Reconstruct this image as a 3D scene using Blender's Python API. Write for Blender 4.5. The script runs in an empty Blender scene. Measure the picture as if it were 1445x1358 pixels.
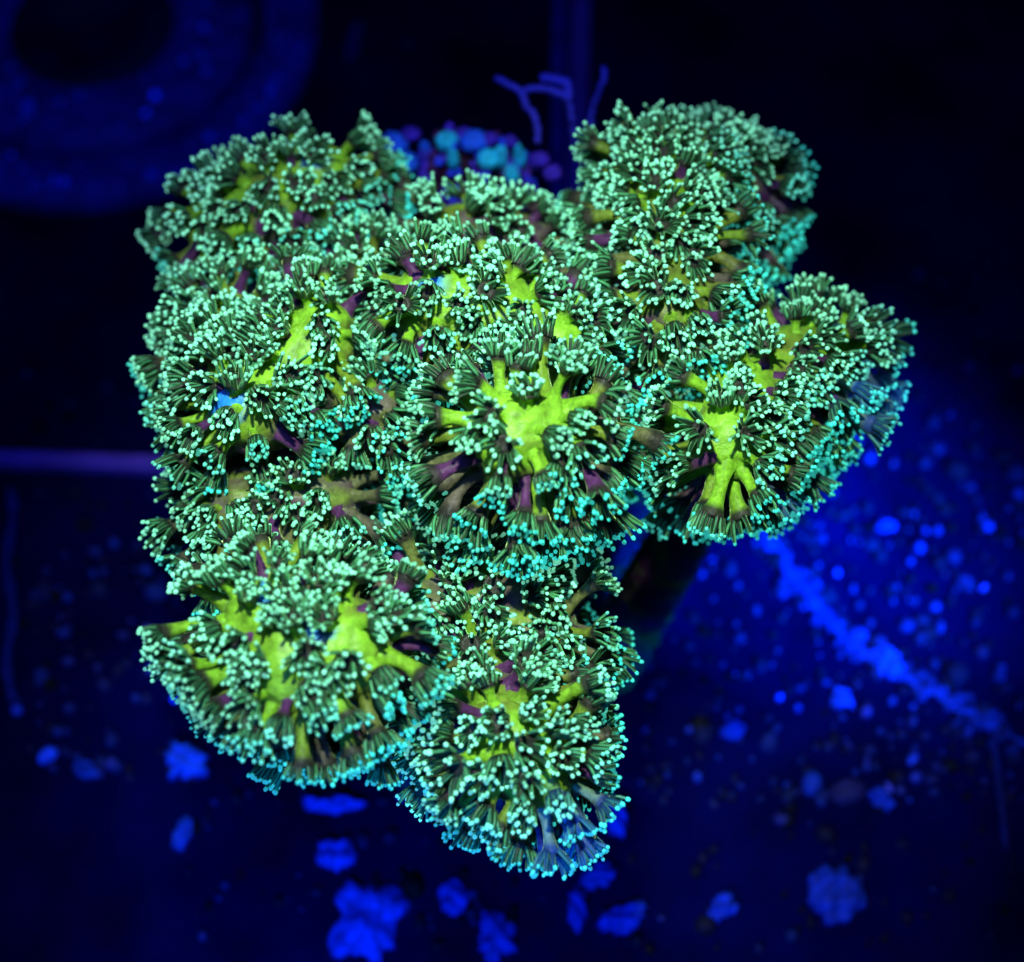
import bpy, math, random
import numpy as np
from mathutils import Vector

rng = np.random.default_rng(7)
random.seed(7)
SC = bpy.context.scene
SC.unit_settings.scale_length = 0.1          # one unit is ten centimetres

# ------------------------------------------------------------------ camera
PITCH = math.radians(60)
DIST, WIDTH = 4.0, 2.3
FWD = np.array([0, math.cos(PITCH), -math.sin(PITCH)])
UPV = np.array([0, math.sin(PITCH), math.cos(PITCH)])
RGT = np.array([1.0, 0, 0])
LIFT = 0.70                                  # the branches carry the polyps this much above the lowest stems
TARGET = np.array([0, 0, 0.72 + LIFT])
CAM = TARGET - DIST * FWD
cd = bpy.data.cameras.new('camera')
cam = bpy.data.objects.new('camera', cd)
SC.collection.objects.link(cam)
cam.location = CAM
cam.rotation_euler = (math.pi / 2 - PITCH, 0, 0)
cd.sensor_fit = 'HORIZONTAL'; cd.sensor_width = 36
cd.lens = 36 * DIST / WIDTH
cd.clip_start = 0.05; cd.clip_end = 100
cd.dof.use_dof = True
cd.dof.focus_distance = DIST - 0.04
cd.dof.aperture_fstop = cd.lens * 1e-3 / 0.092
SC.camera = cam

# ------------------------------------------------------------------ world, lamps, exposure
w = bpy.data.worlds.new('World'); SC.world = w; w.use_nodes = True
w.node_tree.nodes['Background'].inputs[0].default_value = (0.05, 0.08, 0.5, 1)
w.node_tree.nodes['Background'].inputs[1].default_value = 0.004
SC.view_settings.view_transform = 'Standard'
SC.view_settings.look = 'None'
SC.view_settings.exposure = 0.0
SC.view_settings.gamma = 1.0

def spot(name, loc, target, power, color, angle, blend, size):
    l = bpy.data.lights.new(name, 'SPOT'); l.energy = power; l.color = color
    l.spot_size = math.radians(angle); l.spot_blend = blend; l.shadow_soft_size = size
    o = bpy.data.objects.new(name, l); SC.collection.objects.link(o)
    o.location = loc
    o.rotation_euler = (Vector(target) - Vector(loc)).to_track_quat('-Z', 'Y').to_euler()
    return o
spot('aquarium_lamp', (-0.20, -0.35, 5.6), (-0.03, 0.06, 1.2), 1350, (0.84, 1.0, 0.66), 35, 0.95, 0.11)
spot('blue_fill_spot', (2.5, -1.3, 2.7), (0.90, 0.72, 0.0), 7000, (0.00, 0.22, 1.0), 22, 1.0, 0.25)  # unseen blue spot added low at right for the glow on the floor
spot('blue_fill_spot', (-0.9, -3.0, 2.6), (-0.15, -0.45, 0.0), 900, (0.00, 0.20, 1.0), 46, 1.0, 0.3)  # unseen blue spot added in front to brighten the floor patches
pl = bpy.data.lights.new('reef_panel', 'AREA'); pl.shape = 'DISK'; pl.size = 1.6; pl.energy = 90; pl.color = (0.12, 0.20, 1.0)
po = bpy.data.objects.new('reef_panel', pl); SC.collection.objects.link(po); po.location = (-0.5, -0.5, 5.2)
po.rotation_euler = (Vector((-.15, .5, 0)) - Vector(po.location)).to_track_quat('-Z', 'Y').to_euler()

# ------------------------------------------------------------------ helpers
def at(px, py, z):
    """world point seen at a photograph pixel, at height z"""
    k = WIDTH / 1445.0
    d = FWD * DIST + RGT * (px - 722.5) * k + UPV * (679 - py) * k
    t = (CAM[2] - z) / (-d[2])
    return CAM + d * t
def nrm(v):
    return v / np.maximum(np.linalg.norm(v, axis=-1, keepdims=True), 1e-9)
def sstep(a, b, x):
    t = np.clip((x - a) / (b - a), 0, 1); return t * t * (3 - 2 * t)

def tag(o, label=None, cat=None, group=None, kind=None):
    if label: o['label'] = label
    if cat: o['category'] = cat
    if group: o['group'] = group
    if kind: o['kind'] = kind
    return o
def empty(name, loc):
    o = bpy.data.objects.new(name, None); SC.collection.objects.link(o)
    o.location = loc; o.empty_display_size = 0.05
    return o
def mesh_obj(name, V, F, mat, parent=None, col=None, smooth=True, loc=None):
    """V (n,3) world points; F list of faces or an int array (m,3|4)"""
    V = np.asarray(V, dtype=np.float32)
    if loc is None:
        loc = np.zeros(3)
    me = bpy.data.meshes.new(name)
    if isinstance(F, np.ndarray):
        n, q = F.shape
        me.vertices.add(len(V)); me.loops.add(n * q); me.polygons.add(n)
        me.vertices.foreach_set('co', (V - np.asarray(loc, dtype=np.float32)).ravel())
        me.loops.foreach_set('vertex_index', F.astype(np.int32).ravel())
        me.polygons.foreach_set('loop_start', np.arange(0, n * q, q, dtype=np.int32))
        me.polygons.foreach_set('loop_total', np.full(n, q, dtype=np.int32))
        me.update(calc_edges=True)
    else:
        me.from_pydata((V - loc).tolist(), [], F); me.update()
    if smooth:
        me.polygons.foreach_set('use_smooth', np.ones(len(me.polygons), dtype=bool))
    if col is not None:
        a = me.color_attributes.new('tint', 'FLOAT_COLOR', 'POINT')
        c = np.ones((len(V), 4), dtype=np.float32); c[:, :3] = col
        a.data.foreach_set('color', c.ravel())
    me.materials.append(mat)
    o = bpy.data.objects.new(name, me); SC.collection.objects.link(o)
    if parent is not None:
        o.parent = parent
        o.location = np.asarray(loc) - np.array(world_loc(parent))
    else:
        o.location = loc
    return o
def world_loc(o):
    p = Vector(o.location)
    while o.parent is not None:
        o = o.parent; p += Vector(o.location)
    return p

# ------------------------------------------------------------------ materials
def new_mat(name):
    m = bpy.data.materials.new(name); m.use_nodes = True
    nt = m.node_tree; b = nt.nodes['Principled BSDF']
    return m, nt, b
def noise(nt, scale, detail=3, rough=.6):
    t = nt.nodes.new('ShaderNodeTexCoord'); n = nt.nodes.new('ShaderNodeTexNoise')
    n.inputs['Scale'].default_value = scale; n.inputs['Detail'].default_value = detail
    n.inputs['Roughness'].default_value = rough
    nt.links.new(t.outputs['Object'], n.inputs['Vector']); return n
def ramp(nt, fac, stops):
    r = nt.nodes.new('ShaderNodeValToRGB'); e = r.color_ramp.elements
    while len(e) < len(stops): e.new(0.5)
    for i, (p, c) in enumerate(stops):
        e[i].position = p; e[i].color = (*c, 1)
    nt.links.new(fac, r.inputs[0]); return r
def bump(nt, b, h, strength, dist):
    n = nt.nodes.new('ShaderNodeBump'); n.inputs['Strength'].default_value = strength
    n.inputs['Distance'].default_value = dist
    nt.links.new(h, n.inputs['Height']); nt.links.new(n.outputs[0], b.inputs['Normal'])
def tint_mat(name, nscale, lo, hi, rough, sheen=0, sheen_tint=(1, 1, 1), sheen_rough=.3, bmp=0.2, bdist=.004, spec=.3, sss=0, emit=0):
    m, nt, b = new_mat(name)
    a = nt.nodes.new('ShaderNodeAttribute'); a.attribute_name = 'tint'
    n = noise(nt, nscale)
    r = ramp(nt, n.outputs['Fac'], [(0.3, (lo,) * 3), (0.7, (hi,) * 3)])
    mx = nt.nodes.new('ShaderNodeMix'); mx.data_type = 'RGBA'; mx.blend_type = 'MULTIPLY'
    mx.inputs['Factor'].default_value = 1
    nt.links.new(a.outputs['Color'], mx.inputs['A']); nt.links.new(r.outputs[0], mx.inputs['B'])
    nt.links.new(mx.outputs['Result'], b.inputs['Base Color'])
    b.inputs['Roughness'].default_value = rough
    b.inputs['Specular IOR Level'].default_value = spec
    b.inputs['Sheen Weight'].default_value = sheen
    b.inputs['Sheen Roughness'].default_value = sheen_rough
    b.inputs['Sheen Tint'].default_value = (*sheen_tint, 1)
    if bmp: bump(nt, b, n.outputs['Fac'], bmp, bdist)
    if emit:
        nt.links.new(mx.outputs['Result'], b.inputs['Emission Color']); b.inputs['Emission Strength'].default_value = emit
    return m
M = {}
M['skin'] = tint_mat('coral_tissue', 30, .5, 1.25, .45, sheen=.25, sheen_tint=(.5, 1, .3), bmp=.6, bdist=.012)
M['stalk'] = tint_mat('polyp_stalk', 70, .5, 1.25, .42, sheen=.55, sheen_tint=(.65, 1, .35), sheen_rough=.25, bmp=.5, bdist=.006, spec=.12)
M['tentacle'] = tint_mat('tentacle_tissue', 80, .7, 1.2, .35, sheen=.5, sheen_tint=(.45, 1, .42), sheen_rough=.35, bmp=0, spec=.15)
M['tip'] = tint_mat('tentacle_tip_fluorescent', 40, .9, 1.05, .4, bmp=0, emit=.6)
M['blue'] = tint_mat('blue_encrusting_growth', 38, .45, 1.3, .7, bmp=.6, bdist=.02, spec=.1)
def plain(name, c0, c1, scale, rough, bmp=.3, bdist=.01, spec=.2):
    m, nt, b = new_mat(name)
    n = noise(nt, scale, 5)
    r = ramp(nt, n.outputs['Fac'], [(.3, c0), (.7, c1)])
    nt.links.new(r.outputs[0], b.inputs['Base Color'])
    b.inputs['Roughness'].default_value = rough; b.inputs['Specular IOR Level'].default_value = spec
    bump(nt, b, n.outputs['Fac'], bmp, bdist)
    return m
M['floor'] = plain('tank_floor', (.0003, .0004, .010), (.0005, .001, .045), 2.2, .8, .2, .01, 0)
M['strip'] = plain('violet_acrylic', (.045, .022, .26), (.075, .035, .42), 7, .5, .2, .006, .1)
M['disc'] = plain('blue_plastic', (.005, .006, .12), (.010, .014, .42), 9, .6, .2, .005, .08)
M['disc_dark'] = plain('black_plastic', (.001, .0012, .015), (.002, .002, .06), 5, .6, .2, .005, .05)
M['strand'] = plain('violet_algae', (.06, .05, .6), (.11, .10, 1.0), 14, .7, .4, .01, .1)
M['red'] = plain('red_algae', (.008, .001, .010), (.03, .004, .025), 16, .7, .5, .01, .1)

# ------------------------------------------------------------------ tank floor
def grid(nx, ny, x0, x1, y0, y1, z):
    X, Y = np.meshgrid(np.linspace(x0, x1, nx), np.linspace(y0, y1, ny))
    V = np.stack([X.ravel(), Y.ravel(), np.full(X.size, z)], 1)
    i = np.arange(nx * ny).reshape(ny, nx)
    F = np.stack([i[:-1, :-1], i[:-1, 1:], i[1:, 1:], i[1:, :-1]], -1).reshape(-1, 4)
    return V, F
V, F = grid(120, 120, -6, 6, -5, 8, 0)
V[:, 2] += .008 * np.sin(V[:, 0] * 3.1 + V[:, 1]) * np.sin(V[:, 1] * 2.3) - .012
tag(mesh_obj('tank_floor', V, F, M['floor']), kind='structure')

# ------------------------------------------------------------------ coral: signed distance of the branch skeleton
HEADS = [  # ridge points on the tissue surface (pixel x, pixel y, height), ridge radius, lean of the top, green share
    dict(r=[(300, 280, .62), (370, 258, .68), (442, 222, .66)], rad=.086, lean=(-.25, .30, 1), g=.95),
    dict(r=[(298, 435, .64), (330, 552, .78), (435, 456, .80)], rad=.085, lean=(-.25, -.10, 1), g=1.0),
    dict(r=[(608, 400, .88), (690, 405, .86), (775, 455, .84)], rad=.085, lean=(.0, .10, 1), g=1.0),
    dict(r=[(725, 600, .98), (770, 596, .96)], rad=.085, lean=(.05, -.30, 1), g=1.15),
    dict(r=[(372, 872, .84), (478, 908, .84), (408, 938, .84)], rad=.094, lean=(.0, -.30, 1), g=1.25),
    dict(r=[(680, 940, .58), (722, 1040, .64), (762, 1082, .60)], rad=.078, lean=(.12, -.25, 1), g=.85),
    dict(r=[(938, 215, .80), (955, 300, .84), (950, 410, .84)], rad=.080, lean=(.10, .15, 1), g=.85),
    dict(r=[(1190, 486, .64), (1140, 500, .72), (1075, 550, .76), (1050, 605, .76)], rad=.076, lean=(.40, -.10, 1), g=1.0),
    dict(r=[(320, 705, .60), (440, 690, .60)], rad=.080, lean=(-.2, -.2, 1), g=.6),
    dict(r=[(600, 850, .56), (700, 850, .56), (765, 890, .54)], rad=.085, lean=(.1, -.2, 1), g=.55),
    dict(r=[(1030, 222, .68), (1062, 228, .66)], rad=.078, lean=(.35, .25, 1), g=.75),
    dict(r=[(860, 430, .70), (865, 530, .66)], rad=.080, lean=(.2, .0, 1), g=.55),
    dict(r=[(645, 300, .66), (730, 312, .62)], rad=.072, lean=(.0, .5, 1), g=.5),
    dict(r=[(520, 560, .70), (500, 380, .66)], rad=.085, lean=(.0, -.1, 1), g=.5),
]
SEG = []
for hi, h in enumerate(HEADS):
    pts = [at(x, y, z + LIFT) for x, y, z in h['r']]
    h['pts'] = np.array(pts); h['lean'] = nrm(np.array(h['lean'], float))
    # the photograph shows the tissue surface: put the ridge axis one radius under it
    c = [p - h['lean'] * h['rad'] for p in pts]
    h['axis'] = np.array(c)
    order = range(len(c) - 1)
    for i in order:
        SEG.append((c[i], c[i + 1], h['rad'], h['rad'], hi))
    mid = np.mean(c, 0)
    root = np.array([mid[0] * .45, mid[1] * .45 + .05, .0])
    knee = mid * .75 + root * .25; knee[2] = LIFT + (mid[2] - LIFT) * .62
    h['mid'] = mid
    for p in c:
        SEG.append((p, knee, h['rad'] * .98, h['rad'] * .95, hi))
    SEG.append((knee, root, h['rad'] * .95, h['rad'] * 1.25, hi))
def sdf(P, with_head=False):
    D = []
    for a, b, ra, rb, hi in SEG:
        ab = b - a; t = np.clip(((P - a) @ ab) / (ab @ ab + 1e-12), 0, 1)
        D.append(np.linalg.norm(P - a - t[:, None] * ab, axis=1) - (ra + (rb - ra) * t))
    D = np.array(D); k = .018
    m = D.min(0)
    d = m - k * np.log(np.exp(-(D - m) / k).sum(0))
    if with_head:
        return d, np.array([s[4] for s in SEG])[D.argmin(0)]
    return d
def grad(P, e=.004):
    g = np.stack([sdf(P + np.eye(3)[i] * e) - sdf(P - np.eye(3)[i] * e) for i in range(3)], 1)
    return nrm(g)

def surface_nets(lo, hi, h):
    n = np.ceil((hi - lo) / h).astype(int) + 1
    ax = [lo[i] + h * np.arange(n[i]) for i in range(3)]
    G = np.stack(np.meshgrid(*ax, indexing='ij'), -1)
    S = sdf(G.reshape(-1, 3)).reshape(n)
    idx = -np.ones(n - 1, dtype=int)
    acc = np.zeros((*(n - 1), 3)); cnt = np.zeros(n - 1)
    offs = [(i, j, k) for i in (0, 1) for j in (0, 1) for k in (0, 1)]
    def cs(A, o):
        return A[o[0]:o[0] + n[0] - 1, o[1]:o[1] + n[1] - 1, o[2]:o[2] + n[2] - 1]
    for a in range(8):
        for b in range(a + 1, 8):
            oa, ob = offs[a], offs[b]
            if sum(abs(x - y) for x, y in zip(oa, ob)) != 1: continue
            sa, sb = cs(S, oa), cs(S, ob)
            c = (sa < 0) != (sb < 0)
            t = np.where(c, sa / np.where(c, sa - sb, 1), 0)
            p = cs(G, oa) + (cs(G, ob) - cs(G, oa)) * t[..., None]
            acc += np.where(c[..., None], p, 0); cnt += c
    on = cnt > 0
    idx[on] = np.arange(on.sum())
    V = acc[on] / cnt[on][:, None]
    F = []
    for d in range(3):
        u, v = (d + 1) % 3, (d + 2) % 3
        sl0 = [slice(1, -1)] * 3; sl1 = [slice(1, -1)] * 3
        sl0[d] = slice(0, -1); sl1[d] = slice(1, None)
        s0, s1 = S[tuple(sl0)], S[tuple(sl1)]
        c = np.argwhere((s0 < 0) != (s1 < 0))
        flip = s0[tuple(c.T)] < 0
        base = c.copy(); base[:, u] += 1; base[:, v] += 1       # grid index of the edge start
        def cell(du, dv):
            q = base.copy(); q[:, u] -= du; q[:, v] -= dv
            ok = (q < (n - 1)).all(1)
            r = np.full(len(q), -1); r[ok] = idx[tuple(q[ok].T)]
            return r
        q = np.stack([cell(1, 1), cell(0, 1), cell(0, 0), cell(1, 0)], 1)
        q = np.where(flip[:, None], q, q[:, ::-1])
        F.append(q[(q >= 0).all(1)])
    return V, np.concatenate(F)

APEX = [(440, 240), (300, 290), (330, 540), (430, 450), (610, 400), (770, 450), (735, 600), (390, 880), (745, 1068), (960, 205), (940, 240), (1170, 470), (1050, 640), (1010, 560)]
BLUE = [(612, 396, .038), (960, 200, .045), (1180, 464, .03), (378, 830, .036), (446, 890, .034), (312, 572, .050), (300, 292, .026), (440, 222, .034), (818, 1172, .055), (1034, 530, .012), (1230, 545, .04), (742, 515, .012)]
def proj(P):
    """where world points fall in the photograph (used only to find which polyps take the blue tint)"""
    d = P - CAM; z = d @ FWD; k = WIDTH / 1445.0
    return np.stack([722.5 + (d @ RGT) / z * DIST / k, 679 - (d @ UPV) / z * DIST / k], 1)
def hash_noise(P, f, seed=0):
    r = np.random.default_rng(seed); s = np.zeros(len(P))
    for i in range(5):
        k = r.normal(size=3) * f; s += np.sin(P @ k + r.uniform(0, 6.28))
    return s / 5 ** .5
# anchor every apex and every blue patch to a point on the skeleton surface
def surf_point(px, py):
    t = np.linspace(3.0, 5.2, 500)
    k = WIDTH / 1445.0
    d = FWD * DIST + RGT * (px - 722.5) * k + UPV * (679 - py) * k
    P = CAM + t[:, None] * (d / DIST)[None]
    s = sdf(P); i = int(np.argmax(s < 0)) if (s < 0).any() else int(np.argmin(s))
    return P[i]
APX = np.array([surf_point(*a) for a in APEX])
BLP = [(surf_point(a, b), r) for a, b, r in BLUE]

colony = empty('coral_colony', (0, .05, 0))
tag(colony, 'branching coral colony crowded with green polyps whose tentacles end in glowing mint tips', 'coral')

lo = np.array([-1.05, -1.0, -.03]); hi_ = np.array([1.05, 1.05, 1.1 + LIFT])
SV, SF = surface_nets(lo, hi_, .0185)
SN = grad(SV)
SV = SV + SN * (.006 * hash_noise(SV, 60, 3) + .003 * hash_noise(SV, 150, 4))[:, None]
def head_axis(P):
    _, h = sdf(P, True)
    A = np.array([x['lean'] for x in HEADS])[h]
    return h, A
def greenness(P, N):
    h, A = head_axis(P)
    q = (N * A).sum(1)
    d = np.linalg.norm(P[:, None] - APX[None], axis=2).min(1)
    g = .55 * sstep(-.1, .9, q) + .75 * np.exp(-(d / .15) ** 2)
    return np.clip(g * np.array([x['g'] for x in HEADS])[h], 0, 1.15), h, q
PURPLE = np.array([.085, .012, .11]); OLIVE = np.array([.14, .19, .026]); GREEN = np.array([.22, .50, .03])
def pigment(g):
    g = g[:, None]
    c = PURPLE + (OLIVE - PURPLE) * np.clip(g / .45, 0, 1)
    return c + (GREEN - c) * sstep(.35, 1.0, g)
g, hh, q = greenness(SV, SN)
g = np.clip(g * .88 + .20 * hash_noise(SV, 40, 9), 0, 1.2)
C = pigment(g)
for P0, r in BLP:
    m = sstep(1.25, .6, np.linalg.norm(SV - P0, axis=1) / r + .25 * hash_noise(SV, 70, 11))[:, None]
    C = C * (1 - m) + np.array([.02, .30, .95]) * m
fh = hh[SF[:, 0]]
for i in range(len(HEADS)):
    f = SF[fh == i]
    u, inv = np.unique(f, return_inverse=True)
    mesh_obj('branch', SV[u], inv.reshape(f.shape), M['skin'], colony, C[u], loc=np.array([0, .05, 0]))

# ------------------------------------------------------------------ polyps: roots spread over the branches
cand = []
Q = rng.uniform(lo + [0, 0, .2 + LIFT], hi_, (80000, 3))
s = sdf(Q); Q = Q[np.abs(s) < .06]
for _ in range(4):
    Q = Q - grad(Q) * sdf(Q)[:, None]
N = grad(Q)
view = nrm(CAM - Q)
keep = ((N * view).sum(1) > -.55) & (Q[:, 2] > .24 + LIFT) & (np.abs(sdf(Q)) < .004)
Q, N = Q[keep], N[keep]
gq, hq, qq = greenness(Q, N)
# candidates hidden deep between branches are dropped
open_ = sdf(Q + N * .07)
keep = open_ > .035
keep &= Q[:, 2] > np.array([h['mid'][2] - .25 for h in HEADS])[hq]
Q, N, gq, hq, qq = Q[keep], N[keep], gq[keep], hq[keep], qq[keep]
space = .0385 + .005 * sstep(.55, .95, qq)
order = rng.permutation(len(Q)); sel = []
for i in order:
    if sel:
        d = np.linalg.norm(Q[sel] - Q[i], axis=1)
        if (d < .5 * (space[sel] + space[i])).any(): continue
    sel.append(i)
sel = np.array(sel)
Q, N, gq, hq, qq = Q[sel], N[sel], gq[sel], hq[sel], qq[sel]
print('polyps', len(Q))

NS = 12      # sides of a stalk
def ring_frame(T):
    a = np.where(np.abs(T[:, 2:3]) < .9, np.array([[0, 0, 1.0]]), np.array([[1.0, 0, 0]]))
    U = nrm(np.cross(a, T)); return U, np.cross(T, U)
def build_polyp(p, n, g, L, r):
    """returns (stalk V,F,C), (tentacle V,F,C), (tip V,F,C), crown centre"""
    droop = np.array([0, -.18, -.22]) * (.6 + .5 * r.random()) + r.normal(0, .24, 3)
    d = nrm(n + droop)
    p0 = p - n * .012; p1 = p0 + n * L * .55; p2 = p0 + n * L * .45 + d * L * .6
    t = np.array([0, .12, .28, .45, .62, .78, .9, 1.0])[:, None]
    cl = (1 - t) ** 2 * p0 + 2 * t * (1 - t) * p1 + t ** 2 * p2
    T = nrm(2 * (1 - t) * (p1 - p0) + 2 * t * (p2 - p1))
    U, W = ring_frame(T)
    R0 = .0156 * r.uniform(.85, 1.2) * (1.1 if L > .08 else .95)
    prof = R0 * np.array([1.6, 1.12, .86, .76, .78, .92, 1.16, 1.40])
    th = np.arange(NS) / NS * 2 * math.pi + r.uniform(0, 1)
    fl = r.uniform(.0, .16); ph = r.uniform(0, 3.14)
    rr = prof[:, None] * (1 + fl * np.cos(2 * (th - ph)))[None] * (1 + .05 * np.cos(5 * th + r.uniform(0, 6)))[None]
    ring = cl[:, None] + rr[..., None] * (np.cos(th)[None, :, None] * U[:, None] + np.sin(th)[None, :, None] * W[:, None])
    ax = T[-1]; Uc, Wc = U[-1], W[-1]; c = cl[-1]; RC = prof[-1]
    def cring(f, up):
        return c + ax * up + RC * f * (np.cos(th)[:, None] * Uc + np.sin(th)[:, None] * Wc)
    V = np.concatenate([ring.reshape(-1, 3), cring(.92, .006), cring(.5, .003), (c - ax * .004)[None]])
    nr = len(t) + 2
    i = np.arange(nr - 1)[:, None] * NS + np.arange(NS)[None]
    j = np.arange(nr - 1)[:, None] * NS + (np.arange(NS)[None] + 1) % NS
    F = np.stack([i, j, j + NS, i + NS], -1).reshape(-1, 4)
    last = (nr - 1) * NS
    Ft = [tuple(x) for x in F.tolist()] + [(last + k, last + (k + 1) % NS, last + NS) for k in range(NS)]
    gg = np.clip(.18 + g * r.uniform(.8, 1.35) + r.normal(0, .08), 0, 1.15) if r.random() > .20 else .04
    tt = np.concatenate([np.repeat(t[:, 0], NS), np.repeat([1.05, 1.1], NS), [1.15]])
    gl = gg * (1.08 - .22 * tt)
    C = pigment(gl)
    band = sstep(.78, .92, tt)[:, None]
    C = C * (1 - band) + np.array([.03, .030, .024]) * band
    # ---- tentacles
    nt = int(r.integers(17, 23))
    k = np.arange(nt)
    outer = k % 4 != 3
    a = k * 2.39996 + r.uniform(0, 6.28) + r.normal(0, .1, nt)
    spread = r.uniform(.45, 1.35)
    phi = np.where(outer, .52, .22) * spread + r.normal(0, .10, nt)
    rootr = RC * np.where(outer, .97, .62)
    Lt = np.where(outer, .040, .031) * r.uniform(.68, 1.25) * r.uniform(.78, 1.15, nt)
    rad = np.cos(a)[:, None] * Uc + np.sin(a)[:, None] * Wc
    root = c + ax * np.where(outer, .000, .004)[:, None] + rad * rootr[:, None]
    d0 = nrm(ax * np.cos(phi)[:, None] + rad * np.sin(phi)[:, None])
    bend = np.array([0, -.25, -.28]) * r.uniform(.2, 1.0) + r.normal(0, .24, (nt, 3)) - rad * r.uniform(-.15, .35)
    d1 = nrm(d0 + bend)
    s = np.array([0, .25, .5, .75, 1.0])
    cen = root[:, None] + (d0[:, None] * (s - s ** 2 * .5)[None, :, None] + d1[:, None] * (s ** 2 * .5)[None, :, None]) * Lt[:, None, None]
    tan = nrm(d0[:, None] * (1 - s)[None, :, None] + d1[:, None] * s[None, :, None])
    tr = .0048 * r.uniform(.9, 1.12, nt)
    tp = np.array([1.1, 1.05, 1.0, .92, .80])
    NT = 6; th6 = np.arange(NT) / NT * 2 * math.pi
    Uo = nrm(np.cross(tan, rad[:, None] + .35 * ax)); Wo = np.cross(tan, Uo)
    TV = cen[:, :, None] + (tr[:, None] * tp)[..., None, None] * (np.cos(th6)[None, None, :, None] * Uo[:, :, None] + np.sin(th6)[None, None, :, None] * Wo[:, :, None])
    nrg = len(s)
    i = np.arange(nrg - 1)[:, None] * NT + np.arange(NT)[None]
    j = np.arange(nrg - 1)[:, None] * NT + (np.arange(NT)[None] + 1) % NT
    f = np.stack([i, j, j + NT, i + NT], -1).reshape(-1, 4)
    TF = (f[None] + (np.arange(nt) * nrg * NT)[:, None, None]).reshape(-1, 4)
    warm = r.uniform(0, 1)
    ca = np.array([.010, .008, .008]); cb = np.array([.010, .036, .015]) * (.6 + .5 * warm)
    TC = (ca + (cb - ca) * sstep(0, 1, s)[:, None])[None, :, None] * np.ones((nt, 1, NT, 1))
    line = np.array([1, .04, .04] * 2)[None, None, :, None] * sstep(.02, .3, s)[None, :, None, None]  # rim light on the tentacle edges, put into the colour as bright lines
    TC = TC * (1 - line) + np.array([.09, .42, .17]) * line
    # ---- tips: small beads, 6 sides
    tc = cen[:, -1] + tan[:, -1] * .0030; ta = tan[:, -1]; tu, tw = Uo[:, -1], Wo[:, -1]
    tpr = .0049 * r.uniform(.85, 1.15, nt) * r.uniform(.9, 1.1)
    lat = np.array([-.85, -.35, .25, .75])
    PV = tc[:, None, None] + tpr[:, None, None, None] * (np.sin(lat * 1.45)[None, :, None, None] * 1.15 * ta[:, None, None] +
         np.cos(lat * 1.45)[None, :, None, None] * (np.cos(th6)[None, None, :, None] * tu[:, None, None] + np.sin(th6)[None, None, :, None] * tw[:, None, None]))
    top = (tc + ta * (tpr * 1.15)[:, None])[:, None]
    PV = np.concatenate([PV.reshape(nt, -1, 3), top], 1)
    nv = PV.shape[1]
    i = np.arange(3)[:, None] * NT + np.arange(NT)[None]
    j = np.arange(3)[:, None] * NT + (np.arange(NT)[None] + 1) % NT
    f = np.concatenate([np.stack([i, j, j + NT], -1).reshape(-1, 3), np.stack([i, j + NT, i + NT], -1).reshape(-1, 3),
                        np.stack([3 * NT + np.arange(NT), 3 * NT + (np.arange(NT) + 1) % NT, np.full(NT, 4 * NT)], -1)])
    PF = (f[None] + (np.arange(nt) * nv)[:, None, None]).reshape(-1, 3)
    side = float(sstep(.45, -.35, n @ np.array([-.40, .35, .85])))  # blue light on lower and right rims, put into tip colour by facing
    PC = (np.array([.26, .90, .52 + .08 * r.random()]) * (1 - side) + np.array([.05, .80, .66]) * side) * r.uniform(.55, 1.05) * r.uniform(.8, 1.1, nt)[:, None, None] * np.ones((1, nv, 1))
    return (V, Ft, C), (TV.reshape(-1, 3), TF, TC.reshape(-1, 3)), (PV.reshape(-1, 3), PF, PC.reshape(-1, 3)), c

LEN = (.038 + .062 * sstep(.98, .0, qq)) * np.exp(rng.normal(0, .24, len(Q)))
for _ in range(3):
    LEN = np.where(sdf(Q + N * (LEN + .03)[:, None]) < .5 * LEN, LEN * .82, LEN)
LEN = np.maximum(LEN, .038)
POLYPS = [build_polyp(Q[i], N[i], gq[i], LEN[i], np.random.default_rng(100 + i)) for i in range(len(Q))]
# clusters of polyps tinted blue: blue tissue plus blue haze put into their colour
BLUE_SPOTS = [(1238, 555, 55), (815, 1175, 60), (1130, 725, 45)]
for i, (st, te, ti, c) in enumerate(POLYPS):
    p = proj(c[None])[0]
    m = max(float(sstep(1.25, .55, math.hypot(p[0] - x, p[1] - y) / rr)) for x, y, rr in BLUE_SPOTS)
    if m > 0:
        m *= .38
        st[2][:] = st[2] * (1 - m) + np.array([.012, .16, .80]) * m
        te[2][:] = te[2] * (1 - .85 * m) + np.array([.008, .12, .60]) * .85 * m
        ti[2][:] = ti[2] * (1 - .6 * m) + np.array([.08, .75, .95]) * .6 * m
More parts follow.
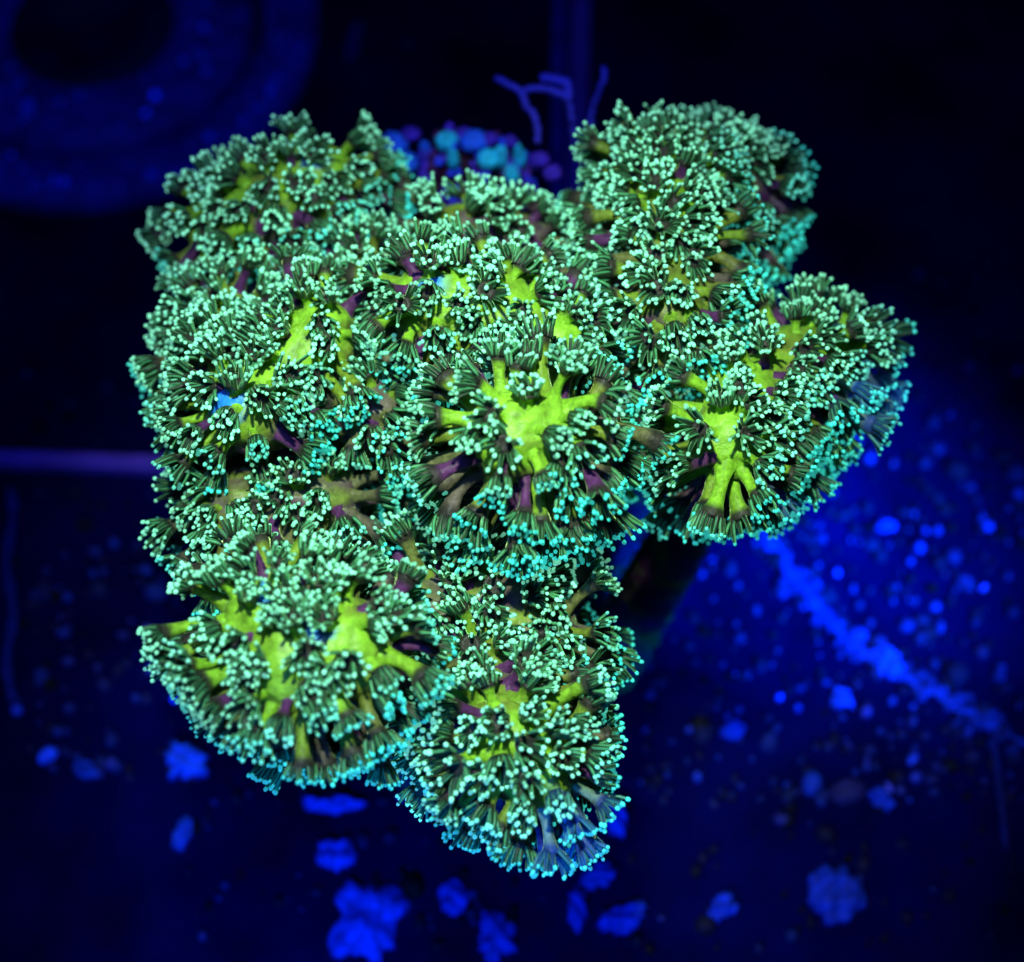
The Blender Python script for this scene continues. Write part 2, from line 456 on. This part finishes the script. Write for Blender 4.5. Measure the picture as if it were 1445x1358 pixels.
# the 300 that show largest: facing the viewer and not behind other crowns
CC = np.array([p[3] for p in POLYPS])
vis = np.zeros(len(CC))
vd = nrm(CAM - CC)
HID = sum((sdf(CC + vd * s_) < 0).astype(int) for s_ in (.1, .2, .35, .5))
for i in range(len(CC)):
    rel = CC - CC[i]; al = rel @ vd[i]; off = np.linalg.norm(rel - al[:, None] * vd[i], axis=1)
    block = ((al > .03) & (off < .05)).sum()
    vis[i] = -block - 6 * HID[i] + .3 * (N[i] @ vd[i])
rank = np.argsort(-vis)
single = set(rank[:300].tolist())
rest = [[], [], []]
for i, (st, te, ti, c) in enumerate(POLYPS):
    if i in single:
        o = mesh_obj('polyp', st[0], st[1], M['stalk'], colony, st[2], loc=Q[i])
        tag(mesh_obj('tentacle_crown', te[0], te[1], M['tentacle'], o, te[2], loc=Q[i]), kind='stuff')
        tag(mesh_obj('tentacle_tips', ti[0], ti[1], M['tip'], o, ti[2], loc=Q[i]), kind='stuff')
    else:
        rest[0].append((st[0], np.array([(*x, x[-1]) if len(x) == 3 else x for x in st[1]]), st[2])); rest[1].append(te); rest[2].append(ti)
def join(L):
    o = 0; V, F, C = [], [], []
    for v, f, c in L:
        V.append(v); F.append(np.asarray(f) + o); C.append(c); o += len(v)
    return np.concatenate(V), np.concatenate(F), np.concatenate(C)
if rest[0]:
    V, F, C = join(rest[0])
    F = [tuple(x[:3]) if x[3] == x[2] else tuple(x) for x in F.tolist()]
    base = np.array([0, .05, 0])
    bg = tag(mesh_obj('background_polyps', V, F, M['stalk'], colony, C, loc=base), kind='stuff')
    V, F, C = join(rest[1]); tag(mesh_obj('tentacle_crown', V, F, M['tentacle'], bg, C, loc=base), kind='stuff')
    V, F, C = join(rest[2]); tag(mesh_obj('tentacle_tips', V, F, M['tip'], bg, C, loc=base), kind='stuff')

# ------------------------------------------------------------------ things around the coral
def lump(name, px, py, z, sx, sy, h, seed, mat, col, label, cat, group=None, wob=.35, res=22, flat=.0, rot=0.0):
    """low irregular encrusting mound lying on the floor (or at height z)"""
    c = at(px, py, z); r = np.random.default_rng(seed)
    na, nr = res * 2, res // 2
    a = np.arange(na) / na * 2 * math.pi
    rad = 1 + wob * sum(r.normal() * np.cos(k * a + r.uniform(0, 6.28)) / k ** .9 for k in range(2, 13)) * .62
    rad = np.clip(rad + .045 * r.normal(size=na), .30, 1.9)
    t = np.linspace(1, 0, nr + 1)[:-1]
    X = t[:, None] * rad * np.cos(a); Y = t[:, None] * rad * np.sin(a)
    Z = h * (np.sqrt(np.maximum(1 - t ** 2.6, 0))[:, None] * (1 + .35 * np.sin(X * 5 + r.uniform(0, 6)) * np.cos(Y * 6 + r.uniform(0, 6))))
    x = X * sx; y = Y * sy
    xr = x * math.cos(rot) - y * math.sin(rot); yr = x * math.sin(rot) + y * math.cos(rot)
    V = np.stack([xr.ravel(), yr.ravel(), Z.ravel() - .012], 1)
    V = np.concatenate([V, [[0, 0, h * 1.02 - .012]], [[0, 0, -.02]]])
    F = []
    for i in range(nr - 1):
        for j in range(na):
            F.append((i * na + j, i * na + (j + 1) % na, (i + 1) * na + (j + 1) % na, (i + 1) * na + j))
    for j in range(na):
        F.append(((nr - 1) * na + j, (nr - 1) * na + (j + 1) % na, nr * na))
        F.append(((j + 1) % na, j, nr * na + 1))
    o = mesh_obj(name, V + c, F, mat, None, np.tile(col, (len(V), 1)), loc=c)
    return tag(o, label, cat, group)
def tube(pts, radii, ns=8):
    pts = np.array(pts, float); n = len(pts)
    T = nrm(np.gradient(pts, axis=0)); U, W = ring_frame(T)
    th = np.arange(ns) / ns * 2 * math.pi
    V = (pts[:, None] + np.asarray(radii)[:, None, None] * (np.cos(th)[None, :, None] * U[:, None] + np.sin(th)[None, :, None] * W[:, None])).reshape(-1, 3)
    F = [(i * ns + j, i * ns + (j + 1) % ns, (i + 1) * ns + (j + 1) % ns, (i + 1) * ns + j) for i in range(n - 1) for j in range(ns)]
    F += [tuple(range(ns))[::-1], tuple((n - 1) * ns + j for j in range(ns))]
    return V, F
def smooth_path(P, n):
    P = np.array(P, float); t = np.linspace(0, len(P) - 1, n)
    out = []
    for x in t:
        i = min(int(x), len(P) - 2); f = x - i
        p0, p1, p2, p3 = P[max(i - 1, 0)], P[i], P[i + 1], P[min(i + 2, len(P) - 1)]
        out.append(.5 * (2 * p1 + (p2 - p0) * f + (2 * p0 - 5 * p1 + 4 * p2 - p3) * f ** 2 + (3 * p1 - p0 - 3 * p2 + p3) * f ** 3))
    return np.array(out)

BL = np.array([.002, .05, .80]); BD = np.array([.002, .022, .45]); VI = np.array([.018, .016, .20])
G1 = 'blue algae patches on the tank floor'
PATCH = [  # px, py, half width, half depth, height, colour, label, rotation, wobble
    (520, 1300, .105, .125, .05, BL * .9, 'largest ragged blue algae patch on the floor below the coral', .3, .45),
    (475, 1205, .050, .060, .04, BL, 'lumpy blue algae patch between the coral and the largest patch', .8, .45),
    (640, 1265, .045, .055, .03, BD * 1.2, 'triangular blue algae patch beside the largest ragged patch', .2, .40),
    (700, 1320, .055, .075, .03, BD, 'dull split blue algae patch past the triangular patch', .0, .45),
    (880, 1295, .075, .040, .03, BD * 1.2, 'blue algae patch reaching sideways below the lowest coral branch', .4, .40),
    (815, 1280, .030, .060, .03, BD * 1.2, 'upright blue algae patch below the lowest coral branch', .1, .40),
    (1180, 1262, .085, .085, .04, BD * .8, 'broad dim blue algae patch alone on the dark floor', .7, .30),
    (1020, 1280, .050, .035, .03, BD, 'small branching blue algae patch near the broad dim patch', .6, .45),
    (262, 1075, .060, .060, .05, BL * 1.1, 'bright blue algae patch tucked under the coral edge', .2, .35),
    (258, 1175, .028, .055, .03, BL * .7, 'curled blue algae patch trailing below the bright tucked patch', -.3, .25),
    (120, 1085, .045, .028, .03, BL * .5, 'slug shaped blue algae patch alone on the floor', -.5, .25),
    (470, 1135, .085, .028, .04, BL * 1.1, 'wide blue algae patch along the coral edge above the lumpy patch', .0, .30),
    (870, 1150, .035, .065, .05, BL * 1.1, 'tall blue algae patch against the lowest coral branch', .1, .25),
    (845, 1235, .055, .035, .03, BL * .7, 'blue algae patch just under the lowest coral branch tip', .5, .35),
    (1252, 935, .045, .055, .05, BL * 1.1, 'knobbly blue algae clump on the bend of the seam', .3, .40),
    (1188, 985, .035, .032, .03, BL * .8, 'star shaped blue algae patch beside the seam', .5, .50),
    (1035, 1030, .038, .030, .03, BL * .9, 'oval blue algae patch between coral and seam', -.1, .30),
    (1250, 742, .034, .020, .03, BL * .7, 'oblong blue algae patch beside the bright coral edge', .0, .25),
    (1245, 1128, .036, .034, .03, BD * 1.1, 'three lobed blue algae patch beyond the seam', .4, .50),
    (500, 55, .024, .110, .03, BD * .55, 'long dim blue algae streak beside the round disc', -.15, .30),
    (575, 60, .020, .045, .02, BD * .2, 'faint short algae streak on the dark floor', .3, .30),
]
for i, (px, py, sx, sy, h, c, lab, rot, wob) in enumerate(PATCH):
    lump('algae_patch', px, py, 0, sx, sy, h, 500 + i, M['blue'], c * .8, lab, 'algae', G1, wob * .95, rot=rot)
# scattered round spots of growth, each a small dome; too many to count
def domes(spots):
    V, F, C = [], [], []; o = 0
    ns = 8
    th = np.arange(ns) / ns * 2 * math.pi
    for (p, rx, ry, h, col, rot) in spots:
        for f_, z_ in ((1, -.012), (.8, .55), (.42, .9)):
            x = rx * f_ * np.cos(th); y = ry * f_ * np.sin(th)
            V.append(np.stack([p[0] + x * math.cos(rot) - y * math.sin(rot), p[1] + x * math.sin(rot) + y * math.cos(rot), np.full(ns, p[2] + (z_ * h if z_ > 0 else z_))], 1))
        V.append(np.array([[p[0], p[1], p[2] + h]]))
        for k in range(2):
            F += [(o + k * ns + j, o + k * ns + (j + 1) % ns, o + (k + 1) * ns + (j + 1) % ns, o + (k + 1) * ns + j) for j in range(ns)]
        F += [(o + 2 * ns + j, o + 2 * ns + (j + 1) % ns, o + 3 * ns) for j in range(ns)]
        C.append(np.tile(col, (3 * ns + 1, 1))); o += 3 * ns + 1
    return np.concatenate(V), F, np.concatenate(C)
sp = []
r = np.random.default_rng(3)
def add_spots(n, x0, x1, y0, y1, z=0, cmul=1.0, big=.12):
    for _ in range(n):
        px, py = r.uniform(x0, x1), r.uniform(y0, y1)
        s = .0095 * math.exp(r.normal(0, .42)) * (1.6 if r.random() < big else 1)
        mixv = r.random()
        c = (VI * (1 - mixv) + BL * .75 * mixv) * math.exp(r.normal(-1.75, .95)) * cmul
        sp.append((at(px, py, z), s, s * r.uniform(.8, 1.5), s * .6, c, r.uniform(0, 3)))
add_spots(560, 900, 1445, 620, 1130, big=.15)
add_spots(150, 20, 260, 690, 1100, big=.2)
add_spots(120, 260, 1100, 1080, 1340, cmul=.7)
add_spots(60, 1100, 1445, 1050, 1340, cmul=.4)
add_spots(60, 1280, 1445, 330, 640, cmul=.5)
add_spots(25, 30, 190, 480, 640, cmul=.35)
seam_line = [at(x, y, 0) for x, y in ((1085, 760), (1165, 870), (1255, 942), (1330, 985), (1440, 1050))]
for _ in range(110):
    k_ = r.uniform(0, 3.999); i_ = int(k_); p_ = seam_line[i_] + (seam_line[i_ + 1] - seam_line[i_]) * (k_ - i_)
    s_ = .012 * math.exp(r.normal(0, .4))
    sp.append((p_ + np.array([r.normal(0, .025), r.normal(0, .025), 0]), s_, s_ * r.uniform(.8, 1.8), s_ * .9, BL * r.uniform(.06, .34), r.uniform(0, 3)))
V, F, C = domes(sp)
tag(mesh_obj('algae_spots', V, F, M['blue'], None, C), 'tiny round blue and violet algae spots scattered over the dark tank floor', 'algae', kind='stuff')

# grown-over seam
P = smooth_path([at(1075, 745, .01), at(1120, 810, .01), at(1165, 870, .015), at(1215, 920, .015), at(1262, 948, .01), at(1330, 985, .01), at(1395, 1020, .005), at(1460, 1060, .0)], 60)
P[:, :2] += np.random.default_rng(4).normal(0, .007, (60, 2))
rad = .019 * np.clip(1 + np.random.default_rng(9).normal(0, .30, 60) + .3 * np.sin(np.arange(60) * .8), .35, 1.9) * np.linspace(1.1, .40, 60)
V, F = tube(P, rad, 10); V[:, 2] = V[:, 2] * .7
tag(mesh_obj('algae_seam', V, F, M['blue'], None, np.tile(BL * .35, (len(V), 1)), loc=P[0] * [1, 1, 0]), 'long ridge of blue algae running along a seam away from the coral', 'algae')
P = smooth_path([at(1400, 1040, .0), at(1412, 1120, .0), at(1420, 1200, .0)], 20)
V, F = tube(P, np.full(20, .011), 8)
tag(mesh_obj('algae_thread', V, F, M['blue'], None, np.tile(BD * .25, (len(V), 1)), loc=P[0] * [1, 1, 0]), 'dim thread of algae hanging off the far end of the seam ridge', 'algae')

# violet strips and a dark ledge
def bar(name, p, q, width, height, mat, label, cat):
    p, q = np.array(p, float), np.array(q, float); d = nrm(q - p); s = np.array([-d[1], d[0], 0]) * width / 2
    b = min(width, height) * .18
    prof = [(-1, 0), (-1, height - b), (-1 + 2 * b / width, height), (1 - 2 * b / width, height), (1, height - b), (1, 0)]
    n = 16; V = []
    for i in range(n):
        c = p + (q - p) * i / (n - 1)
        for u, z in prof: V.append(c + s * u + np.array([0, 0, z + .0015 * math.sin(i * 1.7 + u)]))
    m = len(prof)
    F = [(i * m + j, i * m + (j + 1) % m, (i + 1) * m + (j + 1) % m, (i + 1) * m + j) for i in range(n - 1) for j in range(m)]
    F += [tuple(range(m))[::-1], tuple((n - 1) * m + j for j in range(m))]
    F = [f[::-1] for f in F]
    return tag(mesh_obj(name, V, F, mat, None, smooth=False, loc=p), label, cat)
bar('acrylic_strip', at(-60, 652, 0), at(300, 664, 0), .055, .05, M['strip'], 'violet acrylic strip running into the side of the coral below the disc', 'strip')
bar('acrylic_strip', at(812, 300, 0), at(824, -120, 0), .068, .05, M['strip'], 'violet acrylic strip with a worm like strand draped over it', 'strip')
bar('acrylic_strip', at(786, 300, 0), at(790, -120, 0), .042, .02, M['disc'], 'thin dark blue strip lying alongside the violet strip with the strand', 'strip')
P = [at(14 + 5 * math.sin(i * .9), 690 + i * 20, .004) for i in range(16)]
V, F = tube(P, .016 * (1 + .35 * np.sin(np.arange(16) * 2.1)), 8)
tag(mesh_obj('algae_seam', V, F, M['blue'], None, np.tile(BD * .35, (len(V), 1)), loc=P[0]), 'beaded blue algae line running from the end of the violet strip', 'algae')

# round disc lying on the floor
dc = at(135, 52, .0)
disc = empty('round_disc', dc)
tag(disc, 'large round blue plastic disc with ring groove and black hub lying on the floor', 'disc')
def lathe(prof, c, n=96):
    th = np.arange(n) / n * 2 * math.pi
    V = np.array([[c[0] + rr * math.cos(t), c[1] + rr * math.sin(t), c[2] + zz] for rr, zz in prof for t in th])
    F = [(i * n + j, i * n + (j + 1) % n, (i + 1) * n + (j + 1) % n, (i + 1) * n + j) for i in range(len(prof) - 1) for j in range(n)]
    return V, F
V, F = lathe([(.825, -.01), (.83, .05), (.82, .062), (.632, .066), (.625, .05), (.622, .00)], dc)
mesh_obj('outer_ring', V, F, M['disc'], disc, loc=dc)
V, F = lathe([(.590, .00), (.586, .055), (.575, .068), (.31, .070), (.302, .060)], dc)
mesh_obj('inner_ring', V, F, M['disc'], disc, loc=dc)
V, F = lathe([(.6215, .004), (.5905, .004)], dc)
mesh_obj('groove', V, F, M['disc_dark'], disc, loc=dc)
V, F = lathe([(.3055, .04), (.295, .066), (.16, .060), (.15, .025), (.0005, .02)], dc)
mesh_obj('hub', V, F, M['disc_dark'], disc, loc=dc)
sp = []
for _ in range(600):
    rr = .83 * math.sqrt(r.uniform(.16, 1)); t = r.uniform(0, 6.283)
    if .56 < rr < .65 or rr > .80: continue
    s = .0105 * math.exp(r.normal(0, .35))
    sp.append((dc + np.array([rr * math.cos(t), rr * math.sin(t), .066]), s, s * r.uniform(.8, 1.3), s * .6, BL * 1.2 * math.exp(r.normal(-.2, .5)), 0))
V, F, C = domes(sp)
tag(mesh_obj('algae_spots', V, F, M['blue'], disc, C, loc=dc), kind='stuff')

# encrusted rock behind the coral
rc = at(665, 235, .30 + LIFT)
rock = empty('encrusted_rock', np.array([rc[0], rc[1], 0]))
tag(rock, 'dark rock behind the coral crusted with glowing blue and violet knobs', 'rock')
nu, nv = 48, 24
V = []
for i in range(nv + 1):
    ph = math.pi / 2 * i / nv
    for j in range(nu):
        th = 2 * math.pi * j / nu
        V.append([.27 * math.cos(ph) ** .6 * math.cos(th), .17 * math.cos(ph) ** .6 * math.sin(th), .44 * math.sin(ph)])
V = np.array(V); V[:, 2] *= 1 + LIFT / .44; V[:, :2] *= (1 + .06 * hash_noise(V, 12, 21) + .03 * hash_noise(V, 35, 22))[:, None]; V[:, 2] *= .96; V[:, 2] -= .01
F = [(i * nu + j, i * nu + (j + 1) % nu, (i + 1) * nu + (j + 1) % nu, (i + 1) * nu + j) for i in range(nv) for j in range(nu)]
rloc = np.array([rc[0], rc[1], 0])
mesh_obj('rock_body', V + rloc, F, M['red'], rock, loc=rloc)
RV = V + rloc
rv = np.random.default_rng(12)
facing = [k for k in range(len(RV)) if V[k, 2] > .2 and (V[k, 1] < .12)]
sphV = []
def knob(p, a, b, c_, seed):
    rr = np.random.default_rng(seed); n1, n2 = 10, 6
    VV = []
    for i in range(n2 + 1):
        ph = math.pi * (i / n2 - .5)
        for j in range(n1):
            th = 2 * math.pi * j / n1
            VV.append([a * math.cos(ph) * math.cos(th), b * math.cos(ph) * math.sin(th), c_ * math.sin(ph)])
    VV = np.array(VV) * (1 + .14 * hash_noise(np.array(VV), 90, seed))[:, None]
    FF = [(i * n1 + j, i * n1 + (j + 1) % n1, (i + 1) * n1 + (j + 1) % n1, (i + 1) * n1 + j) for i in range(n2) for j in range(n1)]
    return VV + p, FF
KN = [(555, 205, .030, .03, 1), (572, 232, .026, .03, 1), (600, 215, .014, .034, 1), (632, 200, .026, .025, 1.4), (640, 225, .014, .035, 2.2), (668, 198, .03, .018, .8),
      (690, 225, .024, .022, 2.2), (707, 225, .015, .045, 2.2), (733, 225, .014, .045, 1.8), (722, 248, .018, .03, 1.6), (760, 225, .022, .018, .35), (690, 195, .022, .014, .5), (655, 190, .02, .012, .6),
      (600, 250, .02, .02, .4), (670, 250, .016, .018, .35), (780, 245, .02, .016, .35), (580, 190, .022, .014, .35), (720, 200, .02, .014, .45), (745, 270, .02, .02, .4), (690, 275, .018, .02, .4)]
for k, (px, py, a, h, m) in enumerate(KN):
    # find the rock surface along the sight line
    best = None
    for z in np.linspace(.6 + LIFT, .1 + LIFT, 80):
        p = at(px, py, z); l = p - rloc
        if (l[0] / .27) ** 2 + (l[1] / .17) ** 2 < max(1 - (l[2] / (.44 + LIFT)) ** 2, 0) ** .6: best = p; break
    if best is None: best = at(px, py, .40 + LIFT)
    VV, FF = knob(best, a * 1.35, a * 1.2, h * 1.3, 700 + k)
    mesh_obj('knob', VV, FF, M['blue'], rock, np.tile(np.array([.02, .60, 1.0]) if m > 1.2 else (np.array([.015, .12, 1.0]) if m > .7 else np.array([.05, .02, .5])), (len(VV), 1)), loc=best)

rk = np.random.default_rng(77)
for k in range(130):
    px, py = rk.uniform(535, 800), rk.uniform(182, 300)
    hit = None
    for z in np.linspace(.6 + LIFT, .1 + LIFT, 60):
        p = at(px, py, z); l = p - rloc
        if (l[0] / .27) ** 2 + (l[1] / .17) ** 2 < max(1 - (l[2] / (.44 + LIFT)) ** 2, 0) ** .6: hit = p; break
    if hit is None: continue
    a_ = rk.uniform(.008, .018)
    VV, FF = knob(hit, a_, a_, a_ * rk.uniform(.9, 2.2), 900 + k)
    mesh_obj('knob', VV, FF, M['blue'], rock, np.tile([(.08, .03, .7), (.02, .06, .95), (.05, .03, .5), (.06, .015, .12)][k % 4], (len(VV), 1)), loc=hit)

# worm-like strands
def strand(pts, rad, label):
    P = smooth_path([at(*p) for p in pts], 40)
    P += np.random.default_rng(8).normal(0, .0015, P.shape)
    V, F = tube(P, rad * (1 + .28 * np.sin(np.arange(40) * 1.9)), 8)
    return tag(mesh_obj('algae_strand', V, F, M['strand'], None, loc=P[0]), label, 'algae', 'worm like violet strands')
def lifted(pts): return [(x, y, z + LIFT) for x, y, z in pts]
strand(lifted([(760, 200, .34), (755, 165, .40), (742, 148, .42), (735, 131, .44), (716, 118, .45), (700, 110, .44)]), .0085, 'violet worm like strand rising from the rock with a curled end')
strand(lifted([(735, 131, .44), (755, 124, .46), (780, 128, .45), (800, 140, .42), (807, 168, .36), (812, 215, .22)]), .0085, 'violet worm like strand arching in front of the violet acrylic strip')
strand(lifted([(852, 95, .46), (852, 112, .44), (843, 135, .40), (834, 165, .33), (838, 220, .20)]), .0075, 'thin straight violet strand standing up beside the coral')
strand(lifted([(766, 109, .44), (785, 112, .45), (800, 118, .45), (803, 140, .42)]), .011, 'stubby bright blue strand hooked onto the arching strand')

# red-brown algae tufts under the coral edge
for i, (px, py) in enumerate([(880, 770), (905, 800), (910, 835)]):
    r2 = np.random.default_rng(60 + i); V, F = [], []
    for k in range(9):
        a = r2.uniform(0, 6.28); b0 = at(px + r2.normal(0, 10), py + r2.normal(0, 8), .0)
        d = np.array([math.cos(a) * .5, math.sin(a) * .5, 1]) * r2.uniform(.06, .14)
        Pp = smooth_path([b0 - [0, 0, .01], b0 + d * .5 + r2.normal(0, .015, 3), b0 + d + r2.normal(0, .03, 3)], 8)
        v, f = tube(Pp, np.linspace(.010, .005, 8), 6); o_ = sum(len(x) for x in V)
        V.append(v); F += [tuple(o_ + q_ for q_ in g_) for g_ in f]
    tag(mesh_obj('algae_tuft', np.concatenate(V), F, M['red'] if i < 2 else M['strand'], None, loc=at(px, py, 0)), ['dark red algae tuft pressed against the coral edge', 'dark red algae tuft between the other red tuft and the violet one', 'violet algae tuft beside the dark red tufts'][i], 'algae', 'algae tufts beside the coral')
